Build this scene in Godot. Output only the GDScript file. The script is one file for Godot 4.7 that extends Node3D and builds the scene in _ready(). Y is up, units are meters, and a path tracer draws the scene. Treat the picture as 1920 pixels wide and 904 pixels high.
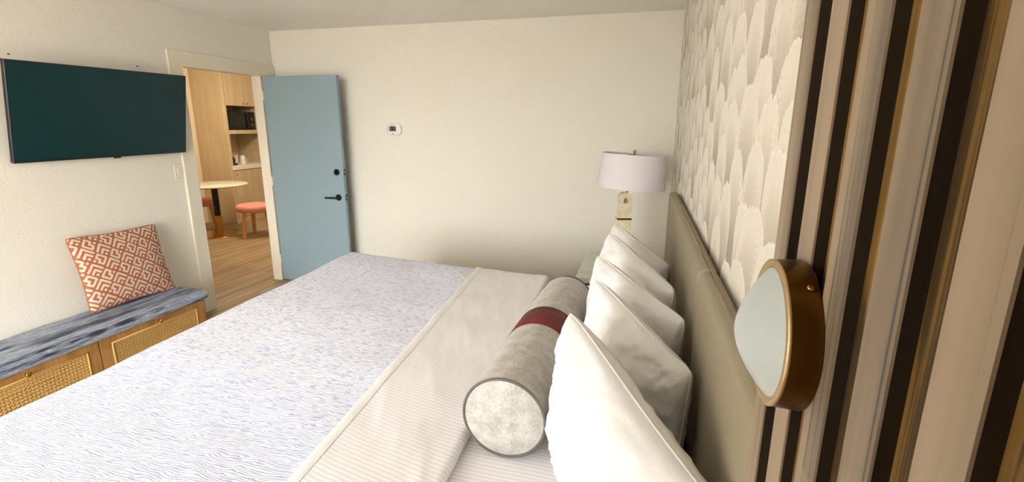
extends Node3D
# Hotel bedroom: bed along the right wall, television and bench on the left wall, open door to a kitchenette.
# left wall x = 0, far wall z = 0, floor y = 0; the window wall is behind the camera.

const W := 3.826
const H := 2.455
const NZ := 6.3          # inner face of the window wall
const DH := 2.03         # door opening height
const ZL := 1.047        # door opening, near side
const ZR := 0.205        # door opening, far side
const BT := 0.672        # top of the mattress sheet
const SX := 3.745        # face of the slats
const SZ := 3.6646       # where the slat section begins
const KX := -3.29        # kitchenette back wall
const KZ := -3.9         # kitchenette far wall
const KN := 1.75         # kitchenette near wall

var M := {}
var used := {}
var rng := RandomNumberGenerator.new()

# ---------------------------------------------------------------- nodes
func numbered(called: String) -> String:
	if not used.has(called):
		used[called] = 0
		return called
	used[called] += 1
	return "%s_%03d" % [called, used[called]]

func meta(o: Node, label: String, category: String, group := "", kind := "") -> void:
	if label != "": o.set_meta("label", label)
	if category != "": o.set_meta("category", category)
	if group != "": o.set_meta("group", group)
	if kind != "": o.set_meta("kind", kind)

func thing(called: String, label: String, category: String, at := Vector3.ZERO, group := "") -> Node3D:
	var o := Node3D.new()
	o.name = numbered(called)
	add_child(o)
	o.position = at
	meta(o, label, category, group)
	return o

func structure(called: String, label: String, category: String) -> Node3D:
	var o := thing(called, label, category)
	o.set_meta("kind", "structure")
	return o

func begin() -> SurfaceTool:
	var st := SurfaceTool.new()
	st.begin(Mesh.PRIMITIVE_TRIANGLES)
	return st

func part(called: String, st: SurfaceTool, m: Material, parent: Node, xf := Transform3D.IDENTITY, normals := true) -> MeshInstance3D:
	if normals: st.generate_normals()
	return put(called, st.commit(), m, parent, xf)

func put(called: String, mesh: Mesh, m: Material, parent: Node, xf := Transform3D.IDENTITY) -> MeshInstance3D:
	var o := MeshInstance3D.new()
	o.mesh = mesh
	o.material_override = m
	o.name = numbered(called) if parent == self else called
	parent.add_child(o, true)
	o.transform = xf
	return o

func at(x: float, y: float, z: float) -> Transform3D:
	return Transform3D(Basis.IDENTITY, Vector3(x, y, z))

# ---------------------------------------------------------------- shapes
func tri(st: SurfaceTool, a: Vector3, b: Vector3, c: Vector3, out: Vector3) -> void:
	if (b - a).cross(c - a).dot(out) > 0.0:
		var t := b
		b = c
		c = t
	st.add_vertex(a)
	st.add_vertex(b)
	st.add_vertex(c)

func quad(st: SurfaceTool, a: Vector3, b: Vector3, c: Vector3, d: Vector3, out: Vector3) -> void:
	tri(st, a, b, c, out)
	tri(st, a, c, d, out)

# chamfered box, flat faces
func box(st: SurfaceTool, c: Vector3, s: Vector3, b := 0.0) -> void:
	st.set_smooth_group(-1)
	var h := s * 0.5
	b = min(b, min(h.x, min(h.y, h.z)) * 0.98)
	var v := {}
	for sx in [-1, 1]:
		for sy in [-1, 1]:
			for sz in [-1, 1]:
				v[[sx, sy, sz, 0]] = c + Vector3(sx * h.x, sy * (h.y - b), sz * (h.z - b))
				v[[sx, sy, sz, 1]] = c + Vector3(sx * (h.x - b), sy * h.y, sz * (h.z - b))
				v[[sx, sy, sz, 2]] = c + Vector3(sx * (h.x - b), sy * (h.y - b), sz * h.z)
	for s1 in [-1, 1]:
		quad(st, v[[s1, -1, -1, 0]], v[[s1, 1, -1, 0]], v[[s1, 1, 1, 0]], v[[s1, -1, 1, 0]], Vector3(s1, 0, 0))
		quad(st, v[[-1, s1, -1, 1]], v[[1, s1, -1, 1]], v[[1, s1, 1, 1]], v[[-1, s1, 1, 1]], Vector3(0, s1, 0))
		quad(st, v[[-1, -1, s1, 2]], v[[1, -1, s1, 2]], v[[1, 1, s1, 2]], v[[-1, 1, s1, 2]], Vector3(0, 0, s1))
	if b <= 0.0: return
	for s1 in [-1, 1]:
		for s2 in [-1, 1]:
			quad(st, v[[s1, s2, -1, 0]], v[[s1, s2, 1, 0]], v[[s1, s2, 1, 1]], v[[s1, s2, -1, 1]], Vector3(s1, s2, 0))
			quad(st, v[[s1, -1, s2, 0]], v[[s1, 1, s2, 0]], v[[s1, 1, s2, 2]], v[[s1, -1, s2, 2]], Vector3(s1, 0, s2))
			quad(st, v[[-1, s1, s2, 1]], v[[1, s1, s2, 1]], v[[1, s1, s2, 2]], v[[-1, s1, s2, 2]], Vector3(0, s1, s2))
			for s3 in [-1, 1]:
				tri(st, v[[s1, s2, s3, 0]], v[[s1, s2, s3, 1]], v[[s1, s2, s3, 2]], Vector3(s1, s2, s3))

func boxed(called: String, lo: Vector3, hi: Vector3, m: Material, parent: Node, b := 0.0, xf := Transform3D.IDENTITY) -> MeshInstance3D:
	var st := begin()
	box(st, (lo + hi) * 0.5, (hi - lo).abs(), b)
	return part(called, st, m, parent, xf)

# soft rounded box with smooth normals
func rounded(st: SurfaceTool, c: Vector3, s: Vector3, r: float, n := 4, puff := 0.0) -> void:
	st.set_smooth_group(0)
	var h := s * 0.5
	r = min(r, min(h.x, min(h.y, h.z)))
	var ts: Array = []
	for i in range(n + 1): ts.append([-1.0, -1.0 + float(i) / n])
	for i in range(1, 6): ts.append([float(i) / 3.0 - 1.0, 0.0])
	for i in range(n + 1): ts.append([1.0, float(i) / n])
	for ax in 3:
		for sg in [-1.0, 1.0]:
			var a1 := (ax + 1) % 3
			var a2 := (ax + 2) % 3
			var pts: Array = []
			for i in ts.size():
				var row: Array = []
				for j in ts.size():
					var d := Vector3.ZERO
					d[ax] = sg
					d[a1] = tan(ts[i][1] * PI / 4)
					d[a2] = tan(ts[j][1] * PI / 4)
					d = d.normalized() * r
					var q := Vector3.ZERO
					q[ax] = sg * (h[ax] - r)
					q[a1] = ts[i][0] * (h[a1] - r)
					q[a2] = ts[j][0] * (h[a2] - r)
					if puff != 0.0: q[ax] += sg * puff * (1.0 - ts[i][0] * ts[i][0]) * (1.0 - ts[j][0] * ts[j][0])
					row.append(c + q + d)
				pts.append(row)
			var out := Vector3.ZERO
			out[ax] = sg
			for i in ts.size() - 1:
				for j in ts.size() - 1:
					var a: Vector3 = pts[i][j]
					quad(st, a, pts[i + 1][j], pts[i + 1][j + 1], pts[i][j + 1], (a - c) * 0.0001 + out)

func lathe(st: SurfaceTool, prof: Array, n := 24, c := Vector3.ZERO, flat_rows := false) -> void:
	for i in prof.size() - 1:
		st.set_smooth_group(i if flat_rows else 0)
		for k in n:
			var a := TAU * k / n
			var b := TAU * (k + 1) / n
			var p0: Vector2 = prof[i]
			var p1: Vector2 = prof[i + 1]
			var v00 := c + Vector3(cos(a) * p0.x, p0.y, sin(a) * p0.x)
			var v01 := c + Vector3(cos(b) * p0.x, p0.y, sin(b) * p0.x)
			var v10 := c + Vector3(cos(a) * p1.x, p1.y, sin(a) * p1.x)
			var v11 := c + Vector3(cos(b) * p1.x, p1.y, sin(b) * p1.x)
			var d := p1 - p0
			var m := (a + b) * 0.5
			var out := Vector3(cos(m) * d.y, -d.x, sin(m) * d.y)
			if p0.x > 1e-6: tri(st, v00, v01, v11, out)
			if p1.x > 1e-6: tri(st, v00, v11, v10, out)

func tube(st: SurfaceTool, pts: Array, r: float, closed := false, n := 8) -> void:
	st.set_smooth_group(0)
	var m := pts.size()
	var rings: Array = []
	var side := Vector3.ZERO
	for i in m:
		var a: Vector3 = pts[(i - 1 + m) % m] if closed or i > 0 else pts[i]
		var b: Vector3 = pts[(i + 1) % m] if closed or i < m - 1 else pts[i]
		var t := (b - a).normalized()
		if side == Vector3.ZERO:
			side = t.cross(Vector3.UP)
			if side.length() < 0.1: side = t.cross(Vector3.RIGHT)
		side = (side - t * side.dot(t)).normalized()
		var up := t.cross(side)
		var ring: Array = []
		for k in n:
			var q := TAU * k / n
			ring.append(pts[i] + (side * cos(q) + up * sin(q)) * r)
		rings.append(ring)
	for i in (m if closed else m - 1):
		var p: Vector3 = pts[i]
		for k in n:
			var a: Vector3 = rings[i][k]
			var b: Vector3 = rings[i][(k + 1) % n]
			var c: Vector3 = rings[(i + 1) % m][(k + 1) % n]
			var d: Vector3 = rings[(i + 1) % m][k]
			quad(st, a, b, c, d, (a + b) * 0.5 - p)
	if not closed:
		for e in [0, m - 1]:
			var p: Vector3 = pts[e]
			var o: Vector3 = p - pts[1 if e == 0 else m - 2]
			for k in n: tri(st, p, rings[e][k], rings[e][(k + 1) % n], o)

func cylinder(st: SurfaceTool, a: Vector3, b: Vector3, r: float, n := 20, r2 := -1.0, bev := 0.0) -> void:
	if r2 < 0.0: r2 = r
	var t := (b - a).normalized()
	var s := t.cross(Vector3.UP)
	if s.length() < 0.1: s = t.cross(Vector3.RIGHT)
	s = s.normalized()
	var u := t.cross(s)
	var l := (b - a).length()
	var prof := [Vector2(0, 0), Vector2(r - bev, 0), Vector2(r, bev), Vector2(r2, l - bev), Vector2(r2 - bev, l), Vector2(0, l)]
	for i in prof.size() - 1:
		if prof[i].is_equal_approx(prof[i + 1]): continue
		st.set_smooth_group(i)
		for k in n:
			var q := TAU * k / n
			var w := TAU * (k + 1) / n
			var e0 := s * cos(q) + u * sin(q)
			var e1 := s * cos(w) + u * sin(w)
			var p0: Vector2 = prof[i]
			var p1: Vector2 = prof[i + 1]
			var out := (e0 + e1) * (p1.y - p0.y) - t * (p1.x - p0.x)
			if p0.x > 1e-6: tri(st, a + t * p0.y + e0 * p0.x, a + t * p0.y + e1 * p0.x, a + t * p1.y + e1 * p1.x, out)
			if p1.x > 1e-6: tri(st, a + t * p0.y + e0 * p0.x, a + t * p1.y + e1 * p1.x, a + t * p1.y + e0 * p1.x, out)

# smooth grid of points f(i, j) with texture coordinates g(i, j)
func sheet(st: SurfaceTool, nu: int, nv: int, f: Callable, g: Callable, out: Callable) -> void:
	st.set_smooth_group(0)
	var p: Array = []
	var t: Array = []
	for i in nu + 1:
		var r1: Array = []
		var r2: Array = []
		for j in nv + 1:
			r1.append(f.call(float(i) / nu, float(j) / nv))
			r2.append(g.call(float(i) / nu, float(j) / nv))
		p.append(r1)
		t.append(r2)
	for i in nu:
		for j in nv:
			var a: Vector3 = p[i][j]
			var o: Vector3 = out.call((i + 0.5) / nu, (j + 0.5) / nv)
			var ids := [[i, j], [i + 1, j], [i + 1, j + 1], [i, j], [i + 1, j + 1], [i, j + 1]]
			var nrm: Vector3 = (p[i + 1][j + 1] - a).cross(p[i + 1][j] - p[i][j + 1])
			if nrm.dot(o) > 0.0: ids = [[i, j], [i + 1, j + 1], [i + 1, j], [i, j], [i, j + 1], [i + 1, j + 1]]
			for k in ids:
				st.set_uv(t[k[0]][k[1]])
				st.add_vertex(p[k[0]][k[1]])

# a cushion in its own frame: width along x, height along y, thickness along z, bottom edge at y = 0
func cushion_point(a: float, b: float, sg: float, w: float, h: float, th: float, pinch: float, noise: FastNoiseLite, amp: float) -> Vector3:
	var cr := 1.0 - 0.04 * pow(absf(a * b), 7.0)
	var x := a * w * 0.5 * (1.0 - pinch * (1.0 - b * b)) * cr
	var y := b * h * 0.5 * (1.0 - pinch * (1.0 - a * a)) * cr
	var e := (1.0 - a * a) * (1.0 - b * b)
	var z := th * 0.5 * pow(max(e, 0.0), 0.42)
	if amp > 0.0:
		var n := noise.get_noise_3d(x * 9.0, y * 9.0, sg * 3.0)
		z += amp * n * min(1.0, e * 4.0)
		# creases running in from the corners
		var ang := noise.get_noise_2d(a * 40.0 * sg + 50.0, b * 8.0)
		z += amp * 0.5 * ang * min(1.0, e * 5.0) * (1.0 - e)
	return Vector3(x, y + h * 0.5, z * sg)

func cushion(st: SurfaceTool, w: float, h: float, th: float, pinch: float, seed_: int, amp: float, n := 30, uv := 1.0) -> void:
	var noise := FastNoiseLite.new()
	noise.seed = seed_
	noise.frequency = 0.55
	noise.fractal_octaves = 3
	var warp := func(t: float) -> float: return sin((t * 2.0 - 1.0) * PI * 0.5)
	for sg in [1.0, -1.0]:
		sheet(st, n, n, func(u, v): return cushion_point(warp.call(u), warp.call(v), sg, w, h, th, pinch, noise, amp),
			func(u, v): return Vector2(warp.call(u) * w * 0.5, warp.call(v) * h * 0.5) * uv, func(_u, _v): return Vector3(0, 0, sg))

func cushion_edge(w: float, h: float, pinch: float, n := 18) -> Array:
	var noise := FastNoiseLite.new()
	var pts: Array = []
	for k in 4 * n:
		var t := float(k % n) / n * 2.0 - 1.0
		var ab := [Vector2(t, -1), Vector2(1, t), Vector2(-t, 1), Vector2(-1, -t)]
		var q: Vector2 = ab[k / n]
		pts.append(cushion_point(q.x, q.y, 1.0, w, h, 0.0, pinch, noise, 0.0))
	return pts

# ---------------------------------------------------------------- textures
func noise_image(w: int, h: int, freq: float, seed_: int, oct := 3, kind := FastNoiseLite.TYPE_SIMPLEX_SMOOTH) -> Image:
	var n := FastNoiseLite.new()
	n.noise_type = kind
	n.seed = seed_
	n.frequency = freq
	n.fractal_octaves = oct
	var im := n.get_seamless_image(w, h)
	im.convert(Image.FORMAT_L8)
	return im

func stretched(w0: int, h0: int, w: int, h: int, freq: float, seed_: int, oct := 3) -> PackedByteArray:
	var im := noise_image(w0, h0, freq, seed_, oct)
	im.resize(w, h, Image.INTERPOLATE_CUBIC)
	return im.get_data()

func ramp(stops: Array) -> Array:
	var lut: Array = []
	for i in 256:
		var t := i / 255.0
		var c: Color = stops[stops.size() - 1][1]
		for k in stops.size() - 1:
			if t <= stops[k + 1][0]:
				var s0: float = stops[k][0]
				var s1: float = stops[k + 1][0]
				c = (stops[k][1] as Color).lerp(stops[k + 1][1], clamp((t - s0) / (s1 - s0), 0.0, 1.0))
				break
		lut.append(c)
	return lut

func mapped(data: PackedByteArray, w: int, h: int, lut: Array) -> ImageTexture:
	var b := PackedByteArray()
	b.resize(w * h * 3)
	var r8 := PackedByteArray()
	for c in lut:
		r8.append(int(c.r8))
		r8.append(int(c.g8))
		r8.append(int(c.b8))
	for i in w * h:
		var k := data[i] * 3
		var o := i * 3
		b[o] = r8[k]
		b[o + 1] = r8[k + 1]
		b[o + 2] = r8[k + 2]
	var im := Image.create_from_data(w, h, false, Image.FORMAT_RGB8, b)
	im.generate_mipmaps()
	return ImageTexture.create_from_image(im)

func blend2(a: PackedByteArray, b: PackedByteArray, k: float) -> PackedByteArray:
	var o := PackedByteArray()
	o.resize(a.size())
	for i in a.size(): o[i] = int(a[i] * (1.0 - k) + b[i] * k)
	return o

func grey(data: PackedByteArray, w: int, h: int) -> ImageTexture:
	var im := Image.create_from_data(w, h, false, Image.FORMAT_L8, data)
	im.generate_mipmaps()
	return ImageTexture.create_from_image(im)

func wood(seed_: int, stops: Array, lines := 0.35) -> ImageTexture:
	# grain runs along the picture's height
	var a := stretched(128, 16, 512, 512, 0.035, seed_, 4)
	var b := stretched(512, 24, 512, 512, 0.06, seed_ + 7, 3)
	return mapped(blend2(a, b, lines), 512, 512, ramp(stops))

func mat(c: Color, rough := 0.6, metal := 0.0) -> StandardMaterial3D:
	var m := StandardMaterial3D.new()
	m.albedo_color = c
	m.roughness = rough
	m.metallic = metal
	return m

func tex_mat(t: Texture2D, rough: float, scale := Vector3.ONE, tri_planar := true, tint := Color.WHITE) -> StandardMaterial3D:
	var m := mat(tint, rough)
	m.albedo_texture = t
	m.uv1_scale = scale
	if tri_planar:
		m.uv1_triplanar = true
		m.uv1_world_triplanar = true
	return m

func with_bump(m: StandardMaterial3D, t: Texture2D, depth: float) -> StandardMaterial3D:
	m.heightmap_enabled = true
	m.heightmap_texture = t
	m.heightmap_scale = depth
	return m

func wallpaper_texture() -> ImageTexture:
	# layered feathery petals, tips up, lower rows overlapping the upper ones; tile of 1.6 m
	const N := 1024
	var buf := PackedByteArray()
	buf.resize(N * N)
	buf.fill(200)
	var rows := 12
	var step := float(N) / rows
	var per := 9
	for r in range(-4, rows + 2):
		var rr := RandomNumberGenerator.new()
		rr.seed = 900 + posmod(r, rows)
		var order: Array = []
		for k in per: order.append([(k + (0.5 if posmod(r, 2) == 1 else 0.0) + rr.randf_range(-0.28, 0.28)) * N / per, rr.randf_range(-0.42, 0.42) * step, rr.randf_range(44.0, 76.0), rr.randi(), rr.randf_range(-0.28, 0.28)])
		for e in order:
			var pr := RandomNumberGenerator.new()
			pr.seed = e[3]
			var hw: float = e[2]
			var cx: float = e[0]
			var ty: float = r * step + e[1]
			var lobes := pr.randi_range(2, 4)
			var ph := pr.randf() * TAU
			var streak := 0.5
			var jag := 0.0
			for ix in range(-int(hw), int(hw) + 1):
				var dx := ix / hw
				if ix % 5 == 0: jag = pr.randf_range(-3.0, 3.0)
				streak = lerp(streak, pr.randf(), 0.45)
				var top := ty + hw * 1.5 * (1.0 - pow(max(0.0, 1.0 - pow(absf(dx), 2.4)), 0.55)) + 5.0 * absf(sin(dx * lobes * 1.6 + ph)) + jag
				var y0 := int(top)
				var y1 := int(ty + step * 3.4)
				var reach := step * (1.25 + 1.0 * streak)
				for y in range(maxi(y0, 0), mini(y1, N)):
					var d := (y - top) / reach
					# petals lean a little as they rise
					var x := posmod(int(cx + ix * (1.0 - 0.12 * d) - (y - ty) * e[4] * 0.5), N)
					var v := 236.0
					if d < 0.035: v = 246.0
					elif d > 0.22: v = 236.0 - 108.0 * minf(1.0, (d - 0.22) * 1.15) * (0.50 + 0.75 * streak)
					buf[y * N + x] = int(clampf(v + (streak - 0.5) * 16.0, 90.0, 250.0))
	var st := ramp([[0.0, Color8(100, 88, 74)], [0.45, Color8(150, 137, 122)], [0.68, Color8(196, 185, 170)], [0.90, Color8(228, 222, 209)], [1.0, Color8(240, 236, 226)]])
	return mapped(buf, N, N, st)

func coverlet_data() -> Array:
	# broken crinkle lines running along the bed, with small lavender patches between them
	const N := 1024
	var a := stretched(256, 512, N, N, 0.02, 11, 3)
	var f := stretched(128, 512, N, N, 0.07, 5, 2)
	var h := PackedByteArray()
	h.resize(N * N)
	var rows := 100
	var seg := PackedFloat32Array()
	for k in rows * 32: seg.append(rng.randf())
	var shift := PackedFloat32Array()
	for k in rows: shift.append(rng.randf() * 32.0)
	for y in N:
		var base := float(y) / N * rows
		for x in N:
			var i := y * N + x
			var v := base + (a[i] - 128) * 0.008 + (f[i] - 128) * 0.0035
			var k := int(floor(v))
			var d := absf(v - k - 0.5)
			k = posmod(k, rows)
			var cx := int((x + shift[k]) / 32.0) % 32
			var q := seg[k * 32 + cx]
			var wd := 0.32 if q < 0.14 else (0.13 if q < 0.80 else 0.05)
			h[i] = int(255.0 * clampf((d - wd) / 0.16, 0.0, 1.0))
	return [mapped(h, N, N, ramp([[0.0, Color8(186, 189, 225)], [0.45, Color8(220, 222, 240)], [1.0, Color8(247, 247, 247)]])), grey(h, N, N)]

func stroke(buf: PackedByteArray, n: int, a: Vector2, b: Vector2, r: float) -> void:
	var lo := Vector2(minf(a.x, b.x), minf(a.y, b.y)) - Vector2(r, r)
	var hi := Vector2(maxf(a.x, b.x), maxf(a.y, b.y)) + Vector2(r, r)
	for y in range(int(lo.y * n), int(hi.y * n) + 1):
		for x in range(int(lo.x * n), int(hi.x * n) + 1):
			var q := Vector2(x, y) / n
			if Geometry2D.get_closest_point_to_segment(q, a, b).distance_to(q) <= r:
				buf[posmod(y, n) * n + posmod(x, n)] = 255

func maze_texture() -> ImageTexture:
	# cream outlined hooks and nested angles on rust, 4 x 4 cells
	const N := 512
	var buf := PackedByteArray()
	buf.resize(N * N)
	var hook := [Vector2(.16, .16), Vector2(.80, .16), Vector2(.80, .50), Vector2(.52, .50), Vector2(.52, .80), Vector2(.16, .80), Vector2(.16, .16)]
	for cy in 4:
		for cx in 4:
			var o := Vector2(cx, cy) / 4.0
			var flip := cy % 2 == 1
			var p := func(q: Vector2) -> Vector2:
				if flip: q = Vector2(1.0 - q.y, 1.0 - q.x)
				return o + q / 4.0
			if (cx + cy / 2 * 0 + cy) % 2 == 0:
				for k in hook.size() - 1: stroke(buf, N, p.call(hook[k]), p.call(hook[k + 1]), 0.0205)
				stroke(buf, N, p.call(Vector2(.80, .80)), p.call(Vector2(.81, .81)), 0.026)
			else:
				stroke(buf, N, p.call(Vector2(.14, .10)), p.call(Vector2(.14, .84)), 0.022)
				stroke(buf, N, p.call(Vector2(.14, .84)), p.call(Vector2(.88, .84)), 0.022)
				stroke(buf, N, p.call(Vector2(.46, .10)), p.call(Vector2(.46, .50)), 0.022)
				stroke(buf, N, p.call(Vector2(.46, .50)), p.call(Vector2(.88, .50)), 0.022)
				stroke(buf, N, p.call(Vector2(.79, .18)), p.call(Vector2(.80, .19)), 0.026)
	var n := noise_image(N, N, 0.2, 3, 2).get_data()
	for i in N * N: buf[i] = int(clampf(buf[i] * 0.8 + n[i] * 0.2, 0, 255))
	return mapped(buf, N, N, ramp([[0.0, Color8(160, 90, 62)], [0.2, Color8(172, 102, 74)], [0.8, Color8(204, 186, 164)], [1.0, Color8(214, 198, 178)]]))

func make_materials() -> void:
	var plaster := noise_image(256, 256, 0.09, 41, 4).get_data()
	var plaster_t := grey(plaster, 256, 256)
	M.wall = with_bump(tex_mat(mapped(plaster, 256, 256, ramp([[0.0, Color8(231, 225, 212)], [1.0, Color8(238, 233, 221)]])), 0.85, Vector3.ONE * 2.2), plaster_t, 0.05)
	M.ceiling = mat(Color8(246, 243, 237), 0.9)
	M.trim = mat(Color8(232, 223, 204), 0.5)
	M.jamb = mat(Color8(240, 232, 214), 0.5)
	M.wallpaper = tex_mat(wallpaper_texture(), 0.75, Vector3.ONE, false)
	# pale slat veneer: soft figure with sparse thin grey grain lines
	var sl := stretched(96, 16, 512, 512, 0.03, 61, 4)
	var sf := stretched(512, 20, 512, 512, 0.05, 68, 3)
	for i in sl.size():
		var g := 140.0 + (sl[i] - 128) * 0.55
		if sf[i] < 72: g -= (72 - sf[i]) * 2.6
		sl[i] = int(clampf(g, 0.0, 255.0))
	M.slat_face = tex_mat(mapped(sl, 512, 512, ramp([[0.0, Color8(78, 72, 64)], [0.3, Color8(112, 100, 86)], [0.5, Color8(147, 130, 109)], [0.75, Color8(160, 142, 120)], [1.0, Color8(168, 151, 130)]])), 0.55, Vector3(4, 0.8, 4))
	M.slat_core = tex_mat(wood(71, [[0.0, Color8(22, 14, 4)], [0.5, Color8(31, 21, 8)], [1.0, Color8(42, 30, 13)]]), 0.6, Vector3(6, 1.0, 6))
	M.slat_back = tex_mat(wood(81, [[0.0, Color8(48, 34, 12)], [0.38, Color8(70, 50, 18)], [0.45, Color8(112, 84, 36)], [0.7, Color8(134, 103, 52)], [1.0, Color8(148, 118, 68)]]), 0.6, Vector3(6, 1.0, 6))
	M.brass = mat(Color8(196, 148, 66), 0.22, 1.0)
	M.brass_dull = mat(Color8(108, 78, 32), 0.3, 1.0)
	M.brass_rim = mat(Color8(196, 172, 132), 0.42, 1.0)
	M.opal = mat(Color8(186, 195, 197), 0.35)
	M.opal.subsurf_scatter_enabled = true
	M.opal.subsurf_scatter_strength = 0.05
	M.black_metal = mat(Color8(16, 16, 17), 0.4, 0.3)
	M.black_plastic = mat(Color8(14, 14, 15), 0.35)
	M.screen = mat(Color8(18, 52, 55), 0.3)
	M.screen.metallic_specular = 0.35
	M.steel = mat(Color8(190, 190, 188), 0.3, 1.0)
	M.white_plastic = mat(Color8(232, 230, 224), 0.4)
	M.switch_plate = mat(Color8(228, 220, 204), 0.4)
	M.lcd = mat(Color8(44, 50, 46), 0.3)
	M.lcd_mark = mat(Color8(92, 100, 92), 0.5)
	M.print = mat(Color8(96, 92, 88), 0.6)
	M.door_blue = mat(Color8(142, 164, 173), 0.42)
	var cloth_n := noise_image(256, 256, 0.3, 17, 2).get_data()
	M.cloth_bump = grey(cloth_n, 256, 256)
	var cov := coverlet_data()
	M.coverlet = with_bump(tex_mat(cov[0], 0.85, Vector3.ONE, false), cov[1], 0.10)
	var sp := PackedByteArray()
	sp.resize(64 * 64)
	for y in 64:
		for x in 64: sp[y * 64 + x] = 255 if (y / 8) % 2 == 0 else 0
	M.stripe = tex_mat(mapped(sp, 64, 64, ramp([[0.0, Color8(226, 223, 224)], [1.0, Color8(240, 237, 237)]])), 0.6, Vector3.ONE, false)
	M.linen = mat(Color8(230, 228, 226), 0.7)
	var wr := FastNoiseLite.new()
	wr.seed = 57
	wr.frequency = 0.006
	wr.fractal_type = FastNoiseLite.FRACTAL_RIDGED
	wr.fractal_octaves = 3
	wr.domain_warp_enabled = true
	wr.domain_warp_amplitude = 40.0
	wr.domain_warp_frequency = 0.008
	var wri := wr.get_seamless_image(512, 512)
	wri.convert(Image.FORMAT_L8)
	with_bump(M.linen, ImageTexture.create_from_image(wri), 0.18)
	M.hem = mat(Color8(238, 235, 233), 0.7)
	M.linen_hem = mat(Color8(230, 227, 224), 0.7)
	var vel := blend2(noise_image(256, 256, 0.022, 91, 4).get_data(), noise_image(256, 256, 0.12, 92, 3).get_data(), 0.45)
	M.velvet = tex_mat(mapped(vel, 256, 256, ramp([[0.0, Color8(144, 138, 128)], [0.45, Color8(180, 175, 167)], [0.65, Color8(198, 194, 186)], [1.0, Color8(216, 213, 206)]])), 0.65, Vector3.ONE * 3.0)
	M.velvet.rim_enabled = true
	M.velvet.rim = 0.3
	M.burgundy = tex_mat(mapped(vel, 256, 256, ramp([[0.0, Color8(78, 18, 18)], [0.5, Color8(104, 26, 26)], [1.0, Color8(132, 44, 42)]])), 0.7, Vector3.ONE * 3.0)
	M.piping = mat(Color8(98, 92, 88), 0.7)
	M.upholstery = with_bump(tex_mat(mapped(cloth_n, 256, 256, ramp([[0.0, Color8(142, 132, 110)], [1.0, Color8(162, 151, 128)]])), 0.85, Vector3.ONE * 5.0), M.cloth_bump, 0.03)
	M.seam = mat(Color8(118, 108, 88), 0.85)
	M.marble = tex_mat(mapped(blend2(noise_image(256, 256, 0.012, 5, 5).get_data(), noise_image(256, 256, 0.05, 6, 4).get_data(), 0.3), 256, 256, ramp([[0.0, Color8(196, 196, 180)], [0.5, Color8(212, 211, 196)], [1.0, Color8(222, 221, 208)]])), 0.3, Vector3.ONE * 1.6)
	M.white_lacquer = mat(Color8(234, 231, 224), 0.4)
	M.dark_reveal = mat(Color8(58, 42, 30), 0.6)
	M.alabaster = tex_mat(mapped(blend2(noise_image(256, 256, 0.015, 15, 5).get_data(), noise_image(256, 256, 0.06, 16, 4).get_data(), 0.35), 256, 256, ramp([[0.0, Color8(214, 196, 150)], [0.5, Color8(232, 222, 190)], [1.0, Color8(246, 242, 226)]])), 0.3, Vector3.ONE * 4.0)
	M.shade = mat(Color8(232, 224, 228), 0.85)
	M.shade.backlight_enabled = true
	M.shade.backlight = Color(0.35, 0.33, 0.33)
	M.oak = tex_mat(wood(101, [[0.0, Color8(128, 88, 44)], [0.5, Color8(158, 114, 62)], [1.0, Color8(178, 134, 80)]]), 0.5, Vector3(2.0, 2.0, 2.0))
	M.oak_h = tex_mat(wood(102, [[0.0, Color8(134, 92, 46)], [0.5, Color8(162, 118, 64)], [1.0, Color8(182, 138, 84)]]), 0.5, Vector3(2.0, 2.0, 2.0))
	M.cane = mat(Color8(220, 176, 104), 0.6)
	M.cane_frame = mat(Color8(214, 164, 92), 0.5)
	var streaks := blend2(stretched(24, 128, 512, 512, 0.05, 201, 4), stretched(96, 512, 512, 512, 0.09, 202, 3), 0.5)
	for i in streaks.size(): streaks[i] = int(clampf(128.0 + (streaks[i] - 128) * 1.7, 0.0, 255.0))
	M.painted_cloth = tex_mat(mapped(streaks, 512, 512, ramp([[0.0, Color8(22, 34, 54)], [0.24, Color8(44, 58, 82)], [0.32, Color8(96, 100, 108)], [0.42, Color8(132, 134, 138)], [0.48, Color8(104, 122, 158)], [0.54, Color8(142, 158, 190)], [0.60, Color8(136, 132, 130)], [0.66, Color8(206, 200, 186)], [0.72, Color8(148, 152, 160)], [0.80, Color8(112, 134, 176)], [1.0, Color8(190, 192, 196)]])), 0.8, Vector3.ONE, false)
	M.maze = with_bump(tex_mat(maze_texture(), 0.9, Vector3.ONE, false), M.cloth_bump, 0.02)
	M.rust = mat(Color8(164, 92, 64), 0.85)
	M.maple = tex_mat(wood(121, [[0.0, Color8(186, 163, 128)], [0.5, Color8(201, 180, 146)], [1.0, Color8(212, 193, 162)]]), 0.5, Vector3(1.4, 1.0, 1.4))
	M.kitchen_wall = mat(Color8(230, 216, 188), 0.85)
	M.pink = with_bump(tex_mat(mapped(cloth_n, 256, 256, ramp([[0.0, Color8(206, 134, 122)], [1.0, Color8(228, 158, 146)]])), 0.9, Vector3.ONE * 5.0), M.cloth_bump, 0.04)
	M.ash = tex_mat(wood(131, [[0.0, Color8(190, 136, 84)], [1.0, Color8(222, 170, 116)]]), 0.5, Vector3(5, 1.5, 5))
	M.plank = []
	for k in 5:
		var pl := wood(140 + k * 3, [[0.0, Color8(98, 79, 58)], [0.32, Color8(142, 119, 92)], [0.55, Color8(166, 143, 113)], [1.0, Color8(190, 168, 138)]], 0.45)
		var pm := tex_mat(pl, 0.42, Vector3(2.2, 0.6, 0.6))
		pm.uv1_offset = Vector3(0.37 * k, 0, 0.61 * k)
		M.plank.append(pm)
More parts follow.
